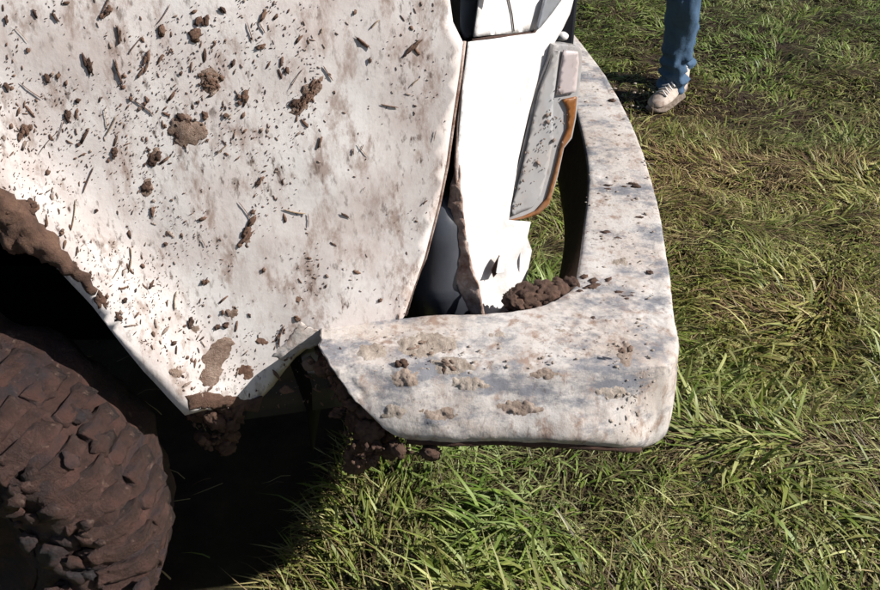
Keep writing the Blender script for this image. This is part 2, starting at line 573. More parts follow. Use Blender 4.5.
# mud thrown on the fender: big clots one by one, fine spatter as one mass
clots = [  # px, py, length, width (pixels), direction of throw, pieces
    (6, 17, 11, 4, 75, 2), (35, 13, 8, 3, 90, 1), (54, 15, 12, 4, 120, 2), (106, 15, 14, 7, 50, 4), (119, 30, 22, 3, 88, 3), (118, 70, 24, 3, 88, 3),
    (88, 62, 26, 5, 85, 4), (47, 78, 9, 4, 90, 1), (7, 86, 9, 5, 100, 1), (69, 116, 14, 8, 75, 2), (78, 100, 6, 4, 60, 1),
    (115, 153, 8, 7, 90, 4), (28, 50, 5, 4, 60, 1), (145, 66, 22, 4, 62, 4), (131, 98, 8, 5, 55, 2), (160, 33, 17, 7, 80, 3), (181, 73, 4, 3, 60, 1),
    (210, 80, 18, 18, 60, 11), (186, 128, 20, 20, 60, 12), (205, 116, 9, 7, 60, 3), (242, 100, 12, 9, 60, 4), (226, 115, 6, 4, 45, 1),
    (261, 46, 10, 4, 15, 2), (287, 69, 7, 4, 100, 1), (233, 63, 10, 3, 65, 1), (199, 26, 24, 10, 60, 7), (222, 9, 9, 5, 130, 2), (293, 106, 14, 7, 45, 5),
    (310, 92, 34, 7, 52, 9), (264, 14, 18, 3, 60, 2), (155, 158, 15, 9, 68, 3), (147, 186, 13, 9, 75, 3), (153, 211, 10, 3, 70, 1), (261, 178, 18, 4, 60, 3), (253, 212, 6, 4, 60, 1),
    (203, 217, 9, 4, 30, 2), (26, 131, 14, 9, 60, 5), (48, 172, 6, 4, 60, 1), (412, 47, 22, 5, 48, 2), (152, 210, 7, 3, 70, 1), (167, 244, 6, 5, 60, 2),
    (206, 281, 8, 6, 60, 3), (201, 219, 8, 5, 30, 2), (247, 233, 30, 6, 62, 7), (225, 325, 9, 7, 60, 3), (218, 328, 8, 6, 60, 2), (223, 313, 6, 5, 60, 2), (190, 322, 12, 5, 70, 2),
    (296, 318, 9, 6, 120, 3), (174, 343, 5, 5, 60, 1), (30, 208, 13, 10, 60, 6), (360, 40, 20, 3, 140, 2), (355, 12, 5, 3, 60, 1), (370, 60, 6, 3, 80, 1), (240, 245, 5, 5, 60, 1),
    (320, 140, 14, 3, 65, 2), (96, 210, 6, 4, 60, 2), (62, 232, 8, 5, 60, 2), (125, 300, 5, 4, 60, 1), (380, 300, 5, 4, 60, 1), (345, 215, 10, 2, 140, 1), (265, 268, 8, 4, 60, 2)]
for (px, py, l, w, ang, k) in clots:
    A = Acc(); p0, n0 = fpt(px, py); s = px_size(p0)
    t = streak_dir(ang); q = n0.cross(t)
    crumbly = k > 8
    if crumbly: k = 34
    for i in range(k):
        sp = .28 if k in (2, 3) else .5; u = 0 if k == 1 else random.uniform(-sp, sp); v = 0 if k == 1 else random.uniform(-sp, sp)
        c = p0 + t * (u * l * s) + q * (v * w * s)
        n = fnormal(c.x, c.z); c.y = Yf(c.x, c.z)
        kk = 1 if k == 1 else (.10 + .30 * random.random() ** 2 if crumbly else .42 + .35 * random.random())
        if crumbly: u, v = random.gauss(0, .24), random.gauss(0, .24); c = p0 + t * (u * l * s) + q * (v * w * s); n = fnormal(c.x, c.z); c.y = Yf(c.x, c.z)
        a = l * s * .5 * kk; bq = max(w * s * .5 * kk, .0018)
        if k > 1 and not crumbly and l > 2.2 * w: a = l * s * .5 / math.sqrt(k) * 1.1; bq = w * s * .5 * random.uniform(.5, 1)
        A.blob(c + n * .0015, t + Vector((random.uniform(-.3, .3), 0, random.uniform(-.3, .3))), n, a, bq, random.uniform(.0006, .0016), 2, .95, 2.3)
    o = A.build('mud_clot', M['mud_mid'] if random.random() < .6 else M['mud'], fender)
    if crumbly: o['kind'] = 'stuff'

# dried smears: thin uneven skins of mud
def skin_patch(name, pxs, mat, par, lift=.0015, rough=.0025, step=.006):
    ol = []
    for (x, y) in pxs:
        p = to_fender(x, y, Yf); ol.append((p.x, p.z))
    # ragged rim
    den = []
    for k in range(len(ol)):
        a, b_ = Vector(ol[k]), Vector(ol[(k + 1) % len(ol)])
        m_ = max(1, int((b_ - a).length / .008))
        for q in range(m_):
            c_ = a.lerp(b_, q / m_); den.append((c_.x + .007 * fbm((c_.x, 1, c_.y), 55, 3), c_.y + .007 * fbm((c_.x, 8, c_.y), 55, 3)))
    pv_, pf_ = patch(den, step)
    vs = []
    def rim(q): return min(1, min((q.x - a_) ** 2 + (q.y - b_) ** 2 for a_, b_ in den) ** .5 / .014)
    for q in pv_:
        n_ = fnormal(q.x, q.y)
        vs.append(Vector((q.x, Yf(q.x, q.y), q.y)) + n_ * (-.0006 + rim(q) * (lift + .0012 + rough * (.15 + abs(fbm((q.x, 4, q.y), 40, 4)) + .3 * abs(fbm((q.x, 2, q.y), 120, 3))))))
    o = recalc(obj(name, vs, pf_, mat, par))
    if sum(p.normal.y for p in o.data.polygons) > 0: o.data.flip_normals()
    solid(o, .005); return o


skin_patch('mud_smear', [(208, 342), (225, 336), (236, 342), (232, 356), (224, 366), (221, 384), (206, 392), (199, 380), (203, 360)], M['mud_skin'], fender, .0004, .0035)
skin_patch('mud_smear', [(186, 396), (206, 390), (230, 396), (250, 401), (262, 398), (258, 412), (190, 410)], M['mud'], fender, .001, .005)
for (sx, sy, sw, sh_) in ((246, 372, 10, 8), (176, 372, 8, 7), (262, 340, 7, 5), (300, 300, 6, 5), (170, 300, 6, 4), (232, 312, 6, 8), (290, 390, 9, 6), (196, 330, 5, 9), (247, 240, 4, 12), (30, 208, 9, 8), (310, 365, 8, 8)):
    skin_patch('mud_smear', [(sx + sw * math.cos(q) * random.uniform(.6, 1.2), sy + sh_ * math.sin(q) * random.uniform(.6, 1.2)) for q in [k * math.pi / 4 for k in range(8)]], random.choice((M['mud_skin'], M['mud_mid'])), fender, .0003, .0028, .004)
skin_patch('mud_smear', [(150, 150), (158, 146), (163, 152), (158, 163), (147, 168), (144, 160)], M['mud_skin'], fender, .0005, .003)
skin_patch('mud_smear', [(143, 178), (154, 177), (153, 190), (150, 197), (139, 194)], M['mud_skin'], fender, .0005, .003)
skin_patch('mud_smear', [(172, 118), (186, 112), (203, 122), (208, 136), (196, 146), (176, 145), (168, 132)], M['mud_skin'], fender, .0006, .004)
skin_patch('mud_smear', [(202, 72), (212, 66), (222, 74), (224, 88), (214, 96), (200, 92)], M['mud_skin'], fender, .0006, .004)
skin_patch('mud_smear', [(296, 120), (286, 112), (300, 92), (312, 78), (324, 74), (322, 90), (310, 104)], M['mud_skin'], fender, .0004, .003)
skin_patch('mud_smear', [(300, 322), (322, 330), (326, 342), (300, 352), (284, 362), (272, 356), (284, 340)], M['bumper'], fender, .0008, .004)

A = Acc(); B = Acc(); C_ = Acc()
for i in range(9500):
    px, py = random.uniform(-40, 455), random.uniform(-30, 410)
    # only on the sheet metal
    if px > 400 and py > 40 and px > 463 - (py - 40) * .2: continue
    if py > 190 + px * 1.12 + random.uniform(-10, 0): continue
    c = nz(np.array([px]), np.array([py]), .022, 3)[0]
    heavy = (px < 330) * .2 + (py > 330) * .5 + (py > 150) * (py < 330) * (px < 240) * .25
    if random.random() > np.clip((c - .42) * 3 + heavy - .05, 0.04, 1): continue
    if px > 320 and random.random() < .6: continue
    p, n = fpt(px, py); s = px_size(p)
    size = min(3.0, .42 * random.paretovariate(2.1)) * s
    el = random.choice([1, 1.2, 1.6, 2.4, 3.5])
    T = random.choices((A, B, C_), (.18, .52, .30))[0]
    T.blob(p + n * .0004, streak_dir(random.gauss(62 if px < 300 else 120, 30)), n, size * el * .85, size * .65, size * .22 + .0005, 1, .75)
A.build('mud_spatter', M['mud'], fender, stuff=True)
B.build('mud_spatter', M['mud_mid'], fender, stuff=True)
C_.build('mud_spatter', M['mud_light'], fender, stuff=True)

# straws and grass bits stuck in the mud
A = Acc(); B = Acc()
for i in range(45):
    px, py = random.uniform(-10, 440), random.uniform(-10, 360)
    if py > 175 + px * 1.12 or px > 455 - py * .12: continue
    ang = R(random.choice((random.gauss(62, 16), random.gauss(62, 16), random.gauss(140, 30), random.gauss(90, 12)))); L = random.uniform(6, 34) * (.6 if px > 320 else 1); cv = random.gauss(0, .16)
    pts = []
    for k in range(7):
        t = k / 6 - .5; a = ang + cv * t
        p, n = fpt(px + math.cos(a) * L * t, py - math.sin(a) * L * t); pts.append(p + n * (.0012 + .0006 * random.random()))
    s_ = px_size(pts[3]); r_ = random.uniform(.25, .75) * s_
    (A if random.random() < .65 else B).add(*tube(pts, [r_ * .4, r_, r_ * 1.1, r_, r_ * .9, r_, r_ * .3], 5))
A.build('straw_bits', M['mud_mid'], fender, stuff=True)
B.build('straw_bits', M['straw'], fender, stuff=True)

# thick cake of mud on the arch lip and at the lower tip of the fender
def cake(name, cells, mat, par, k_big, k_small, yfun, a_big, a_small):
    """overlapping crusts of mud: a few broad ones, many crumbs"""
    A_ = Acc()
    for i in range(k_big + k_small):
        big = i < k_big
        px, py = cells(big)
        p = on_y(px, py, yfun(px, py)); s_ = px_size(p)
        a = random.uniform(*(a_big if big else a_small)) * s_
        A_.blob(p, streak_dir(random.uniform(0, 180)), (random.uniform(-.3, .3), -1, random.uniform(-.2, .4)), a, a * random.uniform(.55, .9), a * random.uniform(.4, .7), 3 if big else 1, .55 if big else .5, 2.6)
    o = A_.build(name, mat, par, stuff=True); return o


def arch_y(px, py):
    p = to_fender(px, py, Yf0); return p.y - .026
skin_patch('mud_cake', [(-60, 118), (0, 184), (14, 196), (28, 200), (40, 220), (68, 252), (92, 280), (108, 300), (96, 296), (84, 286), (70, 276), (58, 270), (48, 262), (38, 262), (26, 250), (14, 254), (0, 240), (-60, 175)], M['mud'], fender, .005, .016)


def arch_cell(big):
    u = random.random() ** 1.3; t = .7 + u * 3.2; k = min(int(t), len(ARCH_PX) - 2); f_ = t - k
    px = ARCH_PX[k][0] * (1 - f_) + ARCH_PX[k + 1][0] * f_; py = ARCH_PX[k][1] * (1 - f_) + ARCH_PX[k + 1][1] * f_
    off = random.uniform(0, 52 * max(.06, 1 - u * 1.15))
    return px - off * .62, py + off * .78
cake('mud_cake', arch_cell, M['mud'], fender, 12, 160, arch_y, (5, 11), (1.2, 4))


def tip_cell(big):
    while True:
        px, py = random.gauss(214, 16), random.uniform(402, 448)
        if abs(px - 214) < 32 - (py - 402) * .35: return px, py
cake('mud_cake', tip_cell, M['mud'], fender, 26, 90, lambda x, y: 1.075 + random.uniform(0, .04), (7, 14), (2, 5))

# ------------------------------------------------------------------ bumper: a bowed bar with wrap-round ends
OUT = [(-.19, 1.03), (-.02, 1.03), (.15, 1.03), (.30, 1.03), (.368, 1.042), (.394, 1.09), (.406, 1.18), (.434, 1.37), (.462, 1.65), (.470, 1.95), (.456, 2.25), (.41, 2.6),
       (.385, 2.78), (.34, 2.84), (.0, 2.86), (-.19, 2.86)]
INN = [(-.19, 1.14), (-.02, 1.165), (.07, 1.17), (.14, 1.182), (.185, 1.20), (.218, 1.225), (.245, 1.27), (.278, 1.42), (.325, 1.68), (.34, 1.95), (.335, 2.2), (.31, 2.5),
       (.27, 2.62), (.2, 2.68), (.0, 2.74), (-.19, 2.75)]
NS = 460
ro = resample([(x, y, 0) for x, y in OUT], NS); ri = resample([(x, y, 0) for x, y in INN], NS)
ZT, ZB = .612, .447
_tail = [(.015, .6055), (.06, .609), (.14, .610), (.25, .611), (.4, .6125), (.55, .613), (.7, .613), (.85, .613), (.96, .612),
         (1.0, .606), (1.01, .59), (1.08, .54), (1.25, .46), (1.22, .41), (1.05, .405), (.5, ZB)]
prof_front = [(-.01, ZB - .020), (-.045, ZB - .004), (-.05, ZB + .035), (-.04, .52), (-.02, .562), (-.004, .592)] + _tail + [(.15, ZB - .018), (.02, ZB - .024)]
prof_side = [(-.38, .494), (-.43, .511), (-.40, .528), (-.29, .552), (-.17, .576), (-.055, .597)] + _tail + [(.10, ZB + .02), (-.30, .490)]
def fine_prof(pr): return [(q.x, q.y) for q in resample([(a, b_, 0) for a, b_ in pr], 93)]
prof_front, prof_side = fine_prof(prof_front), fine_prof(prof_side)
prof = prof_front
rings = []
for i in range(NS):
    o, n_ = ro[i], ri[i]
    ring = []
    u = i / NS
    wside = 1 - min(1, max(0, (u - .13) / .12)); wside = wside * wside * (3 - 2 * wside)
    for jj in range(len(prof)):
        t = prof_front[jj][0] * (1 - wside) + prof_side[jj][0] * wside; z = prof_front[jj][1] * (1 - wside) + prof_side[jj][1] * wside
        p = o.lerp(n_, t); p.z = z
        if u < .1: p.x += ((.612 - z) / .12 * .135 + .02 * fbm((p.x * .2, p.y, p.z), 16, 3)) * (1 - u / .1) ** 1.3
        d = (fbm((p.x + 3, p.y, p.z), 6, 3) * .006 + fbm((p.x, p.y + 7, p.z), 22, 3) * .003) * (.3 + .7 * wside)
        crust = max(0, fbm((p.x, p.y, p.z), 9, 3) + .15 - .9 * max(0, p.y - 1.3)) ; d += min(crust, .5) * .010 * (0.25 if jj < 10 or jj > 85 else 1) * max(-.2, fbm((p.x + 5, p.y, p.z), 55, 4))
        out = (o - n_).normalized()
        if t < .15: p += out * d
        else: p.z += d * (.6 if t < 1 else 0)
        ring.append(p)
    rings.append(ring)
v, f = loft(rings)
bumper = recalc(obj('bumper', v, f, M['bumper'], TR))
lip_path = []
for i in range(8, 100, 3):
    r_ = rings[i]; q = min(r_, key=lambda p: p.z * 2 + (p - r_[46]).dot((r_[46] - r_[2]).normalized()))
    lip_path.append(Vector((r_[0].x, r_[0].y + .004, r_[0].z - .004 + .003 * fbm(r_[0], 30, 2))))
v, f = tube(lip_path, .007, 8)
obj('bumper_lip', v, f, M['rust_and_shade'], bumper)
# inside of the bar: shade painted as dark brown on the faces that look at the vehicle, and below
bumper.data.materials.append(M['rust_and_shade'])
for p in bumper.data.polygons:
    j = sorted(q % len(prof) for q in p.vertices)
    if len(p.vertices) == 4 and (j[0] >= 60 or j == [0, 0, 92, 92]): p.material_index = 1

# dried clods on the bumper
def cap_pt(px, py):   # point on the sloping end face of the bumper
    return on_plane(px, py, (0, 1.03, .604), (0, -1.0, .60))


CAPN = Vector((0, -1, .60)).normalized()


def clod(lst, mat, par=bumper, hgt=.5):
    for (px, py, l, w, ang, k, top) in lst:
        A = Acc()
        for i in range(k):
            g_ = .14 if k in (2, 3) else .4; dx, dy = (0, 0) if k == 1 else (random.gauss(0, g_) * l, random.gauss(0, g_) * w)
            if top: p = on_z(px + dx, py + dy, .613); n = Vector((0, 0, 1)); t = Vector((math.cos(R(ang)), math.sin(R(ang)), 0))
            else: p = cap_pt(px + dx, py + dy); n = CAPN; t = streak_dir(ang)
            s = px_size(p); kk = 1 if k == 1 else random.uniform(.3, .6)
            A.blob(p, t + Vector((random.uniform(-.4, .4), 0, random.uniform(-.4, .4))), n, l * s * .55 * kk, w * s * .55 * kk * 1.2, (l + w) * .25 * s * kk * hgt, 2, .95, 2.0)
        o = A.build('mud_clod', mat, par)
        if k > 3: o['kind'] = 'stuff'


clod([(598, 284, 16, 8, 20, 6, 1), (622, 186, 20, 5, -10, 5, 1), (606, 232, 8, 4, 0, 1, 1), (618, 238, 6, 3, 0, 1, 1), (650, 272, 6, 4, 0, 1, 1), (640, 217, 7, 2, 0, 1, 1),
      (593, 318, 5, 4, 0, 1, 1), (612, 100, 6, 4, 30, 1, 1), (583, 290, 14, 8, 0, 4, 1), (626, 295, 14, 4, 0, 5, 1)], M['mud'])
clod([(398, 366, 12, 10, 60, 4, 0), (440, 378, 14, 9, 70, 5, 0)], M['mud'])
def cap_skin(cx, cy, w, h, mat):
    """a flat cake of mud with a feathered edge on the end of the bumper"""
    ol = []
    for k in range(40):
        a = 2 * math.pi * k / 40; r_ = 1 + .34 * fbm((math.cos(a) + cx, math.sin(a) + cy, 0), 1.3, 4)
        ol.append((cx + w * math.cos(a) * r_, cy + h * math.sin(a) * r_))
    pv_, pf_ = patch(ol, 2.2)
    hits = [bump_tree.ray_cast(Vector((0, 0, CAM_H)), ray(q.x, q.y).normalized()) for q in pv_]
    vs = []
    for q, (p, n, _, _) in zip(pv_, hits):
        if p is None: return
        e = min(1, min((q.x - a_) ** 2 + (q.y - b_) ** 2 for a_, b_ in ol) ** .5 / 5)
        vs.append(p + n * (-.0008 + e * (.001 + .0042 * abs(fbm((q.x, q.y, 0), .14, 4)) + .004 * max(0, fbm((q.x, q.y, 5), .35, 3)))))
    o = recalc(obj('mud_cake', vs, pf_, mat, bumper))
    if sum(p.normal.y for p in o.data.polygons) > 0: o.data.flip_normals()


from mathutils.bvhtree import BVHTree
bump_tree = BVHTree.FromPolygons([v_.co.copy() for v_ in bumper.data.vertices], [tuple(p.vertices) for p in bumper.data.polygons])
for (cx, cy, w, h) in ((425, 345, 34, 13), (452, 366, 24, 10), (405, 378, 16, 11), (470, 384, 22, 8), (372, 352, 16, 10), (545, 374, 18, 6), (625, 356, 9, 14), (612, 392, 18, 8), (520, 408, 26, 8), (395, 412, 14, 9), (440, 414, 20, 7), (500, 335, 14, 4), (560, 330, 9, 4), (620, 262, 10, 5), (610, 205, 7, 3)):
    cap_skin(cx, cy, w, h, random.choice((M['crust'], M['crust'], M['crust_dark'])))
clod([(420, 348, 14, 8, 20, 6, 1), (448, 364, 12, 6, 150, 6, 0), (626, 352, 8, 8, 110, 5, 0)], M['mud_skin'], hgt=.3)
# mound of mud lying on the inner edge of the bumper
A = Acc()
for (px, py, a, h) in ((528, 303, 22, .03), (545, 300, 20, .032), (560, 297, 14, .024), (575, 294, 14, .018), (515, 308, 12, .018)):
    p = on_z(px, py, .60); s = px_size(p)
    A.blob(p + Vector((0, .02, 0)), (1, .3, 0), (0, 0, 1), a * .8 * s, .028, h * .75, 4, .34, 2.2)
A.build('mud_mound', M['mud'], bumper)
# caked torn end of the bumper beside the fender, and mud hanging below
def end_cell(big):
    u = random.random()
    return 330 + 50 * u + random.gauss(-2, 9), 350 + 98 * u + random.gauss(0, 8)
cake('mud_cake', end_cell, M['mud'], bumper, 60, 240, lambda x, y: cap_pt(x, y).y + random.uniform(.015, .09), (6, 14), (1.2, 4.5))


def hang_cell(big):
    px = 352 + 90 * random.random() ** 1.6
    return px, 450 + random.uniform(-5, 17) * (1 - (px - 360) / 100)
cake('mud_cake', hang_cell, M['mud'], bumper, 18, 80, lambda x, y: .97 + random.uniform(0, .08), (6, 12), (1.5, 4))
A = Acc()
for i in range(520):
    px, py = random.uniform(372, 655), random.uniform(318, 432)
    if random.random() > nz(np.array([px]), np.array([py]), .025, 3)[0] * 1.4 - .15: continue
    top = py < 362
    p = on_z(px, py, .612) if top else cap_pt(px, py)
    n = Vector((0, 0, 1)) if top else CAPN; s = px_size(p)
    sz = random.choice([.5, .6, .8, 1, 1.3, 1.8]) * s
    A.blob(p, (1, random.uniform(-.5, .5), random.uniform(-1, 1)), n, sz * random.uniform(1, 2), sz, sz * .4, 1, .6)
for i in range(110):
    p = on_z(random.uniform(585, 655), random.uniform(80, 300), .613); s = px_size(p)
    sz = random.choice([.5, .6, .8, 1, 1.5]) * s
    A.blob(p, (1, random.uniform(-.5, .5), 0), (0, 0, 1), sz * random.uniform(1, 2.2), sz, sz * .5, 1, .6)
A.build('mud_crumbs', M['crust'], bumper, stuff=True)

# ------------------------------------------------------------------ torn corner panel, headlamp surround, loose turn lamp
TH = R(44)
Q0 = Vector((.02, 1.225, .6)); QN = Vector((math.sin(TH), -math.cos(TH), .06)).normalized()
QU = Vector((math.cos(TH), math.sin(TH), 0)); QW = QN.cross(QU)
if QW.z < 0: QW = -QW


def sheet(name, pxs, p0, n, mat, parent, step=.008, thick=.0025, fn=None):
    n = Vector(n).normalized()
    u = Vector((-n.y, n.x, 0)).normalized(); w = n.cross(u)
    p0 = Vector(p0)
    ol = []
    for (x, y) in pxs:
        p = on_plane(x, y, p0, n) - p0; ol.append((p.dot(u), p.dot(w)))
    pv, pf = patch(ol, step)
    vs = []
    for q in pv:
        p = p0 + u * q.x + w * q.y
        vs.append(p + n * (fn(q.x, q.y, p) if fn else 0))
    o = recalc(obj(name, vs, pf, mat, parent))
    # outward normals must face along n
    me = o.data
    if sum((pl.normal.dot(n) for pl in me.polygons)) < 0: me.flip_normals()
    solid(o, thick)
    return o


def crumple(x, w, p):
    k = max(0, (.84 - p.z) / .25)
    return .012 * k * fbm((x, 1, p.z), 13, 2) + .003 * fbm((x, 5, p.z), 9, 3) + .012 * k * max(0, 1 - abs((p.z - .70) / .06)) * fbm((x, 9, p.z), 14, 2)


panel_px = [(469, 42), (463, 85), (459, 126), (457, 170), (460, 218), (464, 240), (468, 262), (475, 290), (486, 332), (498, 334), (511, 328), (513, 303), (518, 293), (517, 284), (521, 278), (524, 262), (528, 252), (527, 236), (531, 222),
            (508, 220), (514, 184), (524, 138), (535, 90), (546, 61), (554, 43), (563, 27), (569, 14), (574, -6), (556, -6), (545, 20), (536, 33), (512, 36)]
panel = sheet('corner_panel', panel_px, Q0, QN, M['panel'], TR, .008, .0025, crumple)
upper_px = [(474, 37), (490, 35), (512, 33.5), (535, 30), (541, 20), (552, -6), (556, -40), (478, -60), (479, 0)]
surround = sheet('headlamp_surround', upper_px, Q0 - QN * .006, QN, M['panel'], TR, .012, .003)
sheet('trim_strip', [(545, 0), (560, -22), (563, -2), (553, 12), (541, 27), (537, 30)], Q0 + QN * .006, QN, M['steel'], TR, .006, .004)
A = Acc(); v, f = tube([on_plane(508, -4, Q0 - QN * .004, QN), on_plane(512, 14, Q0 - QN * .004, QN), on_plane(514, 31, Q0 - QN * .004, QN)], .0012, 6); A.add(v, f)
A.build('seam', M['rust_and_shade'], surround)
A = Acc(); v, f = tube([on_plane(x, y, Q0 - QN * .004, QN) for x, y in ((472, 40), (490, 37.5), (512, 35), (534, 32), (538, 28))], .0022, 6); A.add(v, f)
A.build('seam', M['rust_and_shade'], panel)
# rusty folded flange along the torn edge
lip_px = [(458, 150), (462, 200), (465, 230), (471, 265), (481, 296), (486, 322), (474, 320), (463, 300), (456, 282), (452, 270), (454, 262), (447, 252), (445, 232), (447, 208), (452, 180), (456, 150)]
sheet('torn_flange', lip_px, Q0 - QN * .006, (QN.x * .3 - .5, QN.y, .1), M['rust'], TR, .006, .003, lambda x, w, p: .006 * fbm((x, 2, w), 40, 3))
v, f = tube([on_plane(x, y, Q0 - QN * .003, QN) for x, y in ((468, 46), (462, 85), (457.5, 126), (455.5, 165), (457, 200))], [.002, .002, .0025, .003, .002], 6)
obj('rust_edge', v, f, M['rust'], panel)
# rust line on the fender's front flange
v, f = tube([Vector((a + .002, Yf(a, b) + .004, b)) for a, b in front[2:]], .0032, 6)
obj('front_flange', v, f, M['rust'], fender)
# dark patch painted for the shaded hole where the sheet has torn, with the torn corner bent out beside it
def onq(x, y, d=0): return on_plane(x, y, Q0 + QN * d, QN)
hole = [onq(x, y, .011) for x, y in ((491, 270), (495, 262), (499, 255), (500, 263), (497, 272), (493, 277))]
o = obj('tear_shade', hole, [tuple(range(6))], M['rust_and_shade'], panel, False); solid(o, .002)
fl = obj('torn_flap', [onq(499, 255, .010), onq(505, 262, .012), onq(503, 272, .016), onq(496, 273, .028)], [(0, 1, 3), (1, 2, 3)], M['panel'], panel, False); solid(fl, .0015)
fl = obj('torn_flap', [onq(520, 244, -.004), onq(526, 236, -.004), onq(531, 250, -.03), onq(526, 276, -.03), onq(519, 292, -.012), onq(517, 300, -.004)], [(0, 1, 2, 3), (0, 3, 4, 5)], M['panel'], panel, False); solid(fl, .002)

# loose front turn lamp
LN = Vector((math.sin(R(24)), -math.cos(R(24)), .05)).normalized()
L0 = on_plane(545, 130, Q0, QN) + Vector((.0, -.012, 0))
lamp_px = [(554, 45), (566, 45), (579, 47), (582, 52), (582, 64), (579, 92), (576, 118), (572, 138), (564, 148), (558, 176), (549, 205), (538, 214), (524, 218), (506, 222), (505, 215), (514, 184), (525, 138), (536, 90), (549, 60)]
lamp = sheet('turn_lamp', lamp_px, L0, LN, M['lens'], TR, .008, .022, None)
bevel(lamp, .003, 2)
face_px = [(553, 50), (560, 51), (556, 80), (553, 105), (553, 140), (549, 165), (541, 195), (532, 208), (512, 216), (511, 210), (518, 184), (529, 138), (539, 92), (550, 63)]
sheet('front_lens', face_px, L0 + LN * .004, LN, M['lens'], lamp, .008, .0025, lambda x, w, p: .0012 * fbm((x, 0, w), 30, 2))
clear_px = [(564, 50), (578, 51.5), (579, 62), (576, 92), (557, 95), (560, 72)]
sheet('clear_lens', clear_px, L0 + LN * .006, LN, M['lens_clear'], lamp, .008, .003)
amber_px = [(563, 100), (577, 97), (575, 118), (571, 137), (563.5, 148), (557.5, 174), (549.5, 204), (538.5, 214.5), (524, 219), (508, 221.5), (524, 217), (536, 211.5), (547, 199), (555, 171), (561.5, 144), (568, 128), (568, 110)]
sheet('amber_lens', amber_px, L0 + LN * .0045, LN, M['amber'], lamp, .006, .006)
A = Acc()
for i in range(75):
    u = random.random(); px = 575 - 62 * u ** 1.1 + random.gauss(0, 6) - 10; py = 95 + 120 * u + random.gauss(0, 10)
    if px > 574 - max(0, py - 95) * .22: continue
    if px < 553 - (py - 62) * .31: continue
    p = on_plane(px, py, L0 + LN * .010, LN); s_ = px_size(p); sz = min(2.2, .45 * random.paretovariate(2)) * s_
    A.blob(p - LN * .003, (random.uniform(-1, 1), 0, 1), LN, sz * random.uniform(1, 2), sz, .0016, 1, .6)
A.build('mud_crumbs', M['mud_light'], lamp, stuff=True)
# dark tube painting in the shaded gap behind the lamp edge
v, f = tube([on_plane(x, y, L0 - LN * .02, LN) for x, y in ((550, 58), (536, 88), (525, 136), (513, 184), (504, 222), (503, 236))], .004, 6)
obj('lamp_gap_shade', v, f, M['rust_and_shade'], lamp)

# ------------------------------------------------------------------ what shows through the gaps
v, f = tube([(.0, 1.275, .50), (.0, 1.275, .60), (.003, 1.275, .612), (.0, 1.275, .625), (.0, 1.275, .70), (.0, 1.278, .74), (.0, 1.28, .78)], [.06, .06, .063, .057, .052, .045, .02], 20)
obj('washer_bottle', v, f, plain('blue_grey_plastic', (.055, .06, .075), .3), TR)
v, f = box_vf((-.30, 1.38, .50), (.12, 1.40, 1.20)); obj('inner_wing', v, f, M['black'], TR, False)
v, f = box_vf((-.02, 1.20, .47), (.16, 1.42, .50)); obj('splash_tray', v, f, M['black'], TR, False)
v, f = box_vf((-1.55, 1.42, .52), (.08, 2.62, 1.17)); bevel(obj('engine_bay_light_block', v, f, M['black'], TR, False), .02)  # rough dark box filling the engine bay, put in to block light
v, f = box_vf((-.9, 1.36, .40), (.12, 2.70, .52)); obj('underbody_light_block', v, f, M['black'], TR, False)  # unseen plate added to stop sun leaking onto the ground below
v, f = box_vf((-2.9, 1.42, .39), (.12, 1.52, .52)); obj('frame_rail', v, f, M['black'], TR, False)
v, f = box_vf((-2.9, 2.38, .40), (.12, 2.48, .52)); obj('frame_rail', v, f, M['black'], TR, False)
for y in (2.12, 2.42):
    v, f = box_vf((.10, y - .025, .47), (.345, y + .025, .56)); bevel(obj('bumper_bracket', v, f, M['rust_and_shade'], TR, False), .006)
p = on_plane(466, 20, Q0 - QN * .03, QN)
sheet('hinge_bracket', [(455, -8), (479, -8), (478, 20), (472, 36), (464, 38), (457, 20)], Q0 - QN * .035, QN, M['steel'], TR, .01, .006, lambda x, w, p: .004 * fbm((x, 0, w), 20, 3))
v, f = box_vf((-.10, 1.28, .95), (.03, 1.36, 1.22)); obj('wing_support', v, f, M['black'], TR, False)

# grille and far side of the nose
gy0, gy1 = 1.60, 2.45
v, f = box_vf((.10, gy0, .72), (.20, gy1, 1.12)); bevel(obj('radiator_panel', v, f, M['black'], TR, False), .01)
G = obj('grille', *box_vf((.20, gy0, 1.09), (.245, gy1, 1.12)), M['rubber'], TR, False); bevel(G, .004)
for k in range(7):
    z = .76 + k * .05
    bevel(obj('grille_bar', *box_vf((.205, gy0, z), (.235, gy1, z + .014)), M['rubber'], G, False), .003)
bevel(obj('grille_frame', *box_vf((.20, gy0 - .03, .73), (.25, gy0 - .002, 1.12)), M['rubber'], G, False), .005)
A = Acc(); pp = on_plane(562, 36, (0.2, 1.52, 1), (.3, -1, 0)); A.blob(pp, (1, .2, 0), (0, -1, 0), .012, .008, .01, 3, .05)
A.build('side_clip', M['panel'], G)
# hood
hood_prof = [(1.24, 1.17), (1.26, 1.225), (1.31, 1.255), (1.5, 1.275), (1.95, 1.285), (2.4, 1.275), (2.6, 1.255), (2.65, 1.225), (2.67, 1.17)]
rings = []
for x, dz, sc in ((.10, -.06, .90), (.085, -.03, .93), (.03, -.01, .97), (-.1, 0, 1), (-.8, .02, 1.0), (-1.55, .04, 1.02)):
    rings.append([Vector((x, 1.955 + (y - 1.955) * sc, z + dz)) for y, z in hood_prof])
v, f = loft(rings, close=False, caps=False); o = recalc(obj('hood', v, f, M['panel'], TR)); solid(o, .006, 0)
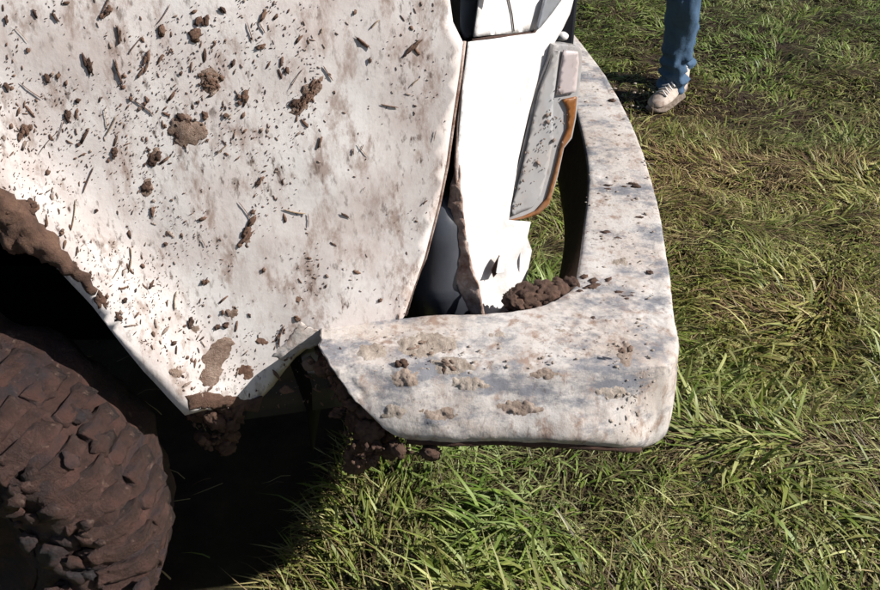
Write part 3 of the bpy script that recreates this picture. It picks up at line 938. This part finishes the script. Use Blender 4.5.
# far wing, doors and cab behind
def mirror_fender():
    me = fender.data.copy()
    for vv_ in me.vertices: vv_.co.y = 3.91 - vv_.co.y
    me.flip_normals(); o_ = link('fender', me, None, TR); solid(o_, .004); return o_
mirror_fender()
for y0, y1 in ((.86, .93), (2.98, 3.05)):
    y0, y1 = (.855, .905) if y0 < 2 else (3.005, 3.055)
    o = obj('door', *box_vf((-2.75, y0, .50), (-1.63, y1, 1.28)), M['fender'], TR, False); bevel(o, .012, 3)
    bevel(obj('handle', *box_vf((-2.65, y0 - .02 if y0 < 2 else y1 + .002, 1.10), (-2.48, y0 - .002 if y0 < 2 else y1 + .02, 1.13)), M['rubber'], o, False), .004)
cabp = [(-1.60, 1.30), (-2.05, 1.80), (-3.2, 1.82), (-3.3, 1.30)]
cv = [(x, .96, z) for x, z in cabp] + [(x, 2.95, z) for x, z in cabp]
cf = [(0, 1, 2, 3), (7, 6, 5, 4), (0, 4, 5, 1), (1, 5, 6, 2), (2, 6, 7, 3), (3, 7, 4, 0)]
cab = recalc(obj('cab', cv, cf, M['panel'], TR, False)); bevel(cab, .04, 3)
obj('windscreen', [(-1.64, 1.05, 1.36), (-1.64, 2.86, 1.36), (-2.0, 2.80, 1.765), (-2.0, 1.11, 1.765)], [(0, 1, 2, 3)], M['glass'], cab, False).location.x += .035
obj('side_window', [(-1.85, .952, 1.36), (-2.75, .952, 1.36), (-2.75, .952, 1.74), (-2.12, .952, 1.74)], [(0, 1, 2, 3)], M['glass'], cab, False)
v, f = box_vf((-3.3, .93, .50), (-2.77, 2.98, 1.28)); bevel(obj('rear_body', v, f, M['fender'], TR, False), .02)
v, f = box_vf((-2.76, .95, .46), (-1.5, 2.96, .52)); obj('floor_pan', v, f, M['black'], TR, False)

v, f = loft([[Vector((x, 1.185 + .2 * x + .07 * math.sin(k * .5), .60 - .045 * k)) for k in range(6)] for x in (-.40, -.34, -.28, -.22, -.16)], close=False, caps=False)  # dark sheet added behind the cut to give the shadow its grey
o = obj('shadow_backing', v, f, M['rubber'], TR); solid(o, .004, 0)

# ------------------------------------------------------------------ wheel
HUB = Vector((-.885, 1.00, .315)); RW, HW = .40, .125
def tyre_mesh():
    pr = [(.20, -.09), (.23, -.115), (.28, -.130), (.325, -.132), (.355, -.124), (.378, -.108), (.388, -.08), (.390, -.04), (.390, 0), (.390, .04), (.388, .08), (.378, .108), (.355, .124), (.325, .13), (.28, .13), (.23, .115), (.20, .09)]
    n = 150; vs = []; fs = []
    pr = [tuple(q)[:2] for q in resample([(a, b_, 0) for a, b_ in pr], 44)]
    for i in range(n):
        a = 2 * math.pi * i / n
        for (r, y) in pr:
            p = Vector((math.cos(a) * r, y, math.sin(a) * r))
            d = .016 * fbm(p, 9, 4) + .010 * fbm(p + Vector((9, 9, 9)), 26, 3)
            nn = Vector((math.cos(a) * (r - .29) * 8, y * 8, math.sin(a) * (r - .29) * 8)).normalized()
            vs.append(p + nn * d)
    m_ = len(pr)
    for i in range(n):
        for j in range(m_ - 1): fs.append((i * m_ + j, ((i + 1) % n) * m_ + j, ((i + 1) % n) * m_ + j + 1, i * m_ + j + 1))
    return vs, fs


v, f = tyre_mesh()
tyre = recalc(obj('tyre', [HUB + p for p in v], f, M['tyre_mud'], TR))
def lug_mesh(seed, y0, y1, r0, r1, wrap):
    bm = bmesh.new(); bmesh.ops.create_cube(bm, size=1.0)
    bmesh.ops.subdivide_edges(bm, edges=bm.edges[:], cuts=4, use_grid_fill=True)
    for q in bm.verts:
        x, y, z = q.co
        rr = r0 + (z + .5) * (r1 - r0); yy = y0 + (y + .5) * (y1 - y0)
        k = (.5 - y) if wrap else 0
        p = Vector(((x * (.037 - .008 * (z + .5)) + .012 * y), yy, rr - wrap * k ** 2.2))
        if wrap: p.y -= .022 * k * (1 - k)
        p += Vector((fbm(p + Vector((seed, 0, 0)), 30, 2), fbm(p + Vector((0, seed, 0)), 30, 2), fbm(p + Vector((0, 0, seed)), 30, 2))) * .010
        q.co = p
    me = bpy.data.meshes.new('tread_lug'); bm.to_mesh(me); bm.free()
    me.polygons.foreach_set('use_smooth', [True] * len(me.polygons)); me.materials.append(M['tyre_mud'])
    return me


shoulder = [lug_mesh(s, -.138, -.062, .372, .400, .055) for s in (3, 8, 15)]
inner = [lug_mesh(s, -.045, .035, .372, .400, 0) for s in (23, 31)]
NL = 46
for i in range(NL):
    for (ms_, da) in ((shoulder, 0), (inner, .5)):
        o = link('tread_lug', ms_[i % len(ms_)], None, tyre)
        o.matrix_local = Matrix.Translation(HUB) @ Matrix.Rotation(2 * math.pi * (i + da) / NL, 4, 'Y')
v = []; rr = []
for (r, y) in ((.02, -.10), (.06, -.10), (.07, -.07), (.15, -.05), (.19, -.08), (.205, -.095), (.205, .09), (.02, .09)):
    rr.append([HUB + Vector((math.cos(a) * r, y, math.sin(a) * r)) for a in [2 * math.pi * k / 36 for k in range(36)]])
v, f = loft(rr); recalc(obj('wheel_rim', v, f, M['tyre_mud'], TR))
A = Acc()
for i in range(170):
    a = random.uniform(-.4, 2.2); r = random.uniform(.24, .40); y_ = random.uniform(-.15, -.125) if r < .36 else random.uniform(-.14, .0)
    p = HUB + Vector((math.cos(a) * r, y_, math.sin(a) * r)); q = random.uniform(.006, .022)
    A.blob(p, (random.uniform(-1, 1), 0, random.uniform(-1, 1)), (math.cos(a) * (r > .36), -1 if r < .38 else -.4, math.sin(a) * (r > .36)), q * 1.3, q, q * .5, 2, .7, 2.0)
A.build('mud_cake', M['tyre_mud'], tyre, stuff=True)
# far front wheel
t2 = tyre.copy(); COL.objects.link(t2); t2.location = tyre.location + Vector((0, 1.85, 0))
# liner of the wheel arch
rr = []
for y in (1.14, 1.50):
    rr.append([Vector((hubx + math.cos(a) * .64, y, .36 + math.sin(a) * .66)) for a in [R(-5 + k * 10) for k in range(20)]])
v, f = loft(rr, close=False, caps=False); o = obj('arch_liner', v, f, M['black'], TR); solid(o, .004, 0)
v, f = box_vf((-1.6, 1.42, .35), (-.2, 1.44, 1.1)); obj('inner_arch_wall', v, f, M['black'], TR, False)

# ------------------------------------------------------------------ person walking past
PS = thing('person', 'person in blue jeans and pale dusty shoes walking on the grass beyond the bumper', 'person', (1.02, 3.55, 0))
def leg_path(ankle, knee, hip): return resample([ankle, Vector(ankle).lerp(Vector(knee), .5) + Vector((.01, .02, 0)), knee, Vector(knee).lerp(Vector(hip), .5), hip], 40)


def wrinkled(path, rads, n, fold):
    rings = []
    m_ = len(path)
    for i, p in enumerate(path):
        u = i / (m_ - 1); x = u * (len(rads) - 1); k = min(int(x), len(rads) - 2); r = rads[k] * (1 - x + k) + rads[k + 1] * (x - k)
        ring = []
        for j in range(n):
            a = 2 * math.pi * j / n; c, s = math.cos(a), math.sin(a)
            w = fold * (1.4 if u < .22 else .8) * mnoise.fractal(Vector((c * 1.5 + p.z * 4, s * 1.5, p.z * 11 + p.x * 3)), 1, 2, 3)
            if u < .2: w += fold * .7 * math.sin(p.z * 120 + 2 * c)
            ring.append(Vector((p.x + c * (r + w), p.y + s * (r * 1.05 + w), p.z)))
        rings.append(ring)
    return loft(rings)


A = Acc()
hipz = .93
l1 = leg_path((.992, 3.49, .055), (.958, 3.42, .50), (.99, 3.57, hipz))
l2 = leg_path((1.075, 3.70, .075), (1.02, 3.66, .50), (1.12, 3.60, hipz))
rad = [.060, .056, .062, .070, .074, .084, .10, .105]
A.add(*wrinkled(l1, rad, 36, .017)); A.add(*wrinkled(l2, rad, 36, .017))
A.add(*loft([[Vector((1.065 + math.cos(a) * rx, 3.58 + math.sin(a) * ry, z)) for a in [2 * math.pi * k / 36 for k in range(36)]] for z, rx, ry in ((.84, .12, .09), (.90, .175, .12), (.97, .17, .12), (1.04, .155, .11))]))
jeans = A.build('jeans', M['denim'], PS)
md = jeans.modifiers.new('blend', 'REMESH'); md.mode = 'VOXEL'; md.voxel_size = .009; md.use_smooth_shade = True
def shoe(heel, toe_dir, par):
    d = Vector(toe_dir).normalized(); s = Vector((-d.y, d.x, 0)); h = Vector(heel)
    def sect(t, w, z0, z1):
        return [h + d * t + s * (math.cos(a) * w * (1 if math.sin(a) < .2 else .85)) + Vector((0, 0, z0 + (z1 - z0) * (.5 + .5 * math.sin(a)))) for a in [2 * math.pi * k / 20 for k in range(20)]]
    up = [(0.0, .022, .03, .085), (.02, .036, .024, .105), (.06, .040, .022, .112), (.10, .042, .022, .108), (.14, .045, .022, .090), (.19, .049, .022, .074), (.235, .046, .022, .064), (.27, .034, .023, .052), (.285, .015, .026, .040)]
    up = [(t_ * .84, w_ * .95, a_, b_) for t_, w_, a_, b_ in up]
    o = recalc(obj('shoe', *loft([sect(*q) for q in up]), M['shoe'], par))
    so = [(-.005, .026, 0, .028), (.02, .039, 0, .028), (.10, .044, 0, .027), (.19, .052, 0, .026), (.24, .049, 0, .027), (.277, .036, .004, .030), (.295, .014, .010, .032)]
    so = [(t_ * .84, w_ * .95, a_, b_) for t_, w_, a_, b_ in so]
    recalc(obj('sole', *loft([sect(*q) for q in so]), M['sole'], o))
    A_ = Acc()
    for t in (.11, .13, .15, .17):
        z = .112 - (t - .09) * .42
        A_.add(*tube([h + d * t + s * -.028 + Vector((0, 0, z - .012)), h + d * t + Vector((0, 0, z + .002)), h + d * (t + .012) + s * .028 + Vector((0, 0, z - .012))], .0035, 6))
    A_.build('lace', M['panel'], o)
    return o


shoe((1.045, 3.53, .006), (-.66, -.75, 0), PS)
shoe((1.10, 3.745, .012), (-.35, -.93, 0), PS)
# body above the picture: torso, arms, head in one skinned surface
def skin_body():
    V = []; E = []; Rr = []
    def add(p, r, par=None):
        V.append(Vector(p)); Rr.append(r)
        if par is not None: E.append((par, len(V) - 1))
        return len(V) - 1
    c = Vector((1.065, 3.58, 0))
    pel = add(c + Vector((0, 0, 1.0)), .13); wa = add(c + Vector((0, 0, 1.15)), .125, pel); ch = add(c + Vector((0, 0, 1.35)), .15, wa)
    nk = add(c + Vector((0, -.01, 1.49)), .06, ch); hd = add(c + Vector((-.02, -.03, 1.60)), .085, nk); tp = add(c + Vector((-.02, -.03, 1.70)), .085, hd)
    for sgn in (-1, 1):
        sh = add(c + Vector((.17 * sgn, 0, 1.42)), .062, ch); el = add(c + Vector((.24 * sgn, -.02 * sgn, 1.14)), .044, sh)
        wr = add(c + Vector((.23 * sgn - .05, -.10, .90)), .030, el); pm = add(c + Vector((.23 * sgn - .06, -.12, .83)), .036, wr)
        for k in range(4):
            a = add(c + Vector((.23 * sgn - .06 + (k - 1.5) * .012, -.13 + (k - 1.5) * .014, .79)), .010, pm)
            a = add(c + Vector((.23 * sgn - .065 + (k - 1.5) * .014, -.135 + (k - 1.5) * .016, .755 + .006 * abs(k - 1.5))), .009, a)
            add(c + Vector((.23 * sgn - .06 + (k - 1.5) * .014, -.12 + (k - 1.5) * .016, .73 + .006 * abs(k - 1.5))), .008, a)
        th = add(c + Vector((.23 * sgn - .09, -.14, .83)), .012, pm); add(c + Vector((.23 * sgn - .10, -.155, .80)), .010, th)
    me = bpy.data.meshes.new('body'); me.from_pydata([tuple(p) for p in V], E, [])
    o = link('body', me, M['skin'], PS)
    sk = o.modifiers.new('skin', 'SKIN'); sk.use_smooth_shade = True
    for i, d in enumerate(me.skin_vertices[0].data): d.radius = (Rr[i], Rr[i]); d.use_root = (i == 0)
    ss = o.modifiers.new('subsurf', 'SUBSURF'); ss.levels = 1; ss.render_levels = 2
    return o


skin_body()
A = Acc(); cc = Vector((1.045, 3.55, 1.63))
for sgn in (-1, 1):
    A.blob(cc + Vector((.035 * sgn - .055, -.075, 0)), (1, 0, 0), (0, -1, 0), .013, .008, .006, 2, 0)
A.build('eye', M['hair'], PS)
A = Acc(); A.blob(cc + Vector((-.05, -.10, -.03)), (0, 0, 1), (0, -1, 0), .025, .013, .02, 2, 0); A.build('nose', M['skin'], PS)
A = Acc(); A.blob(cc + Vector((0.01, .02, .06)), (1, 0, 0), (0, 0, 1), .095, .10, .075, 3, .15); A.build('hair', M['hair'], PS)
A = Acc()
A.add(*loft([[Vector((1.065 + math.cos(a) * rx, 3.58 + math.sin(a) * ry, z)) for a in [2 * math.pi * k / 36 for k in range(36)]] for z, rx, ry in ((.98, .185, .135), (1.1, .165, .13), (1.25, .18, .14), (1.38, .20, .14), (1.45, .15, .11), (1.49, .075, .07))]))
for sgn in (-1, 1): A.add(*tube([(1.065 + .15 * sgn, 3.58, 1.42), (1.065 + .21 * sgn, 3.575, 1.30), (1.065 + .235 * sgn, 3.57, 1.20)], [.075, .066, .06], 20))
sh = A.build('shirt', M['shirt'], PS)
md = sh.modifiers.new('blend', 'REMESH'); md.mode = 'VOXEL'; md.voxel_size = .012; md.use_smooth_shade = True
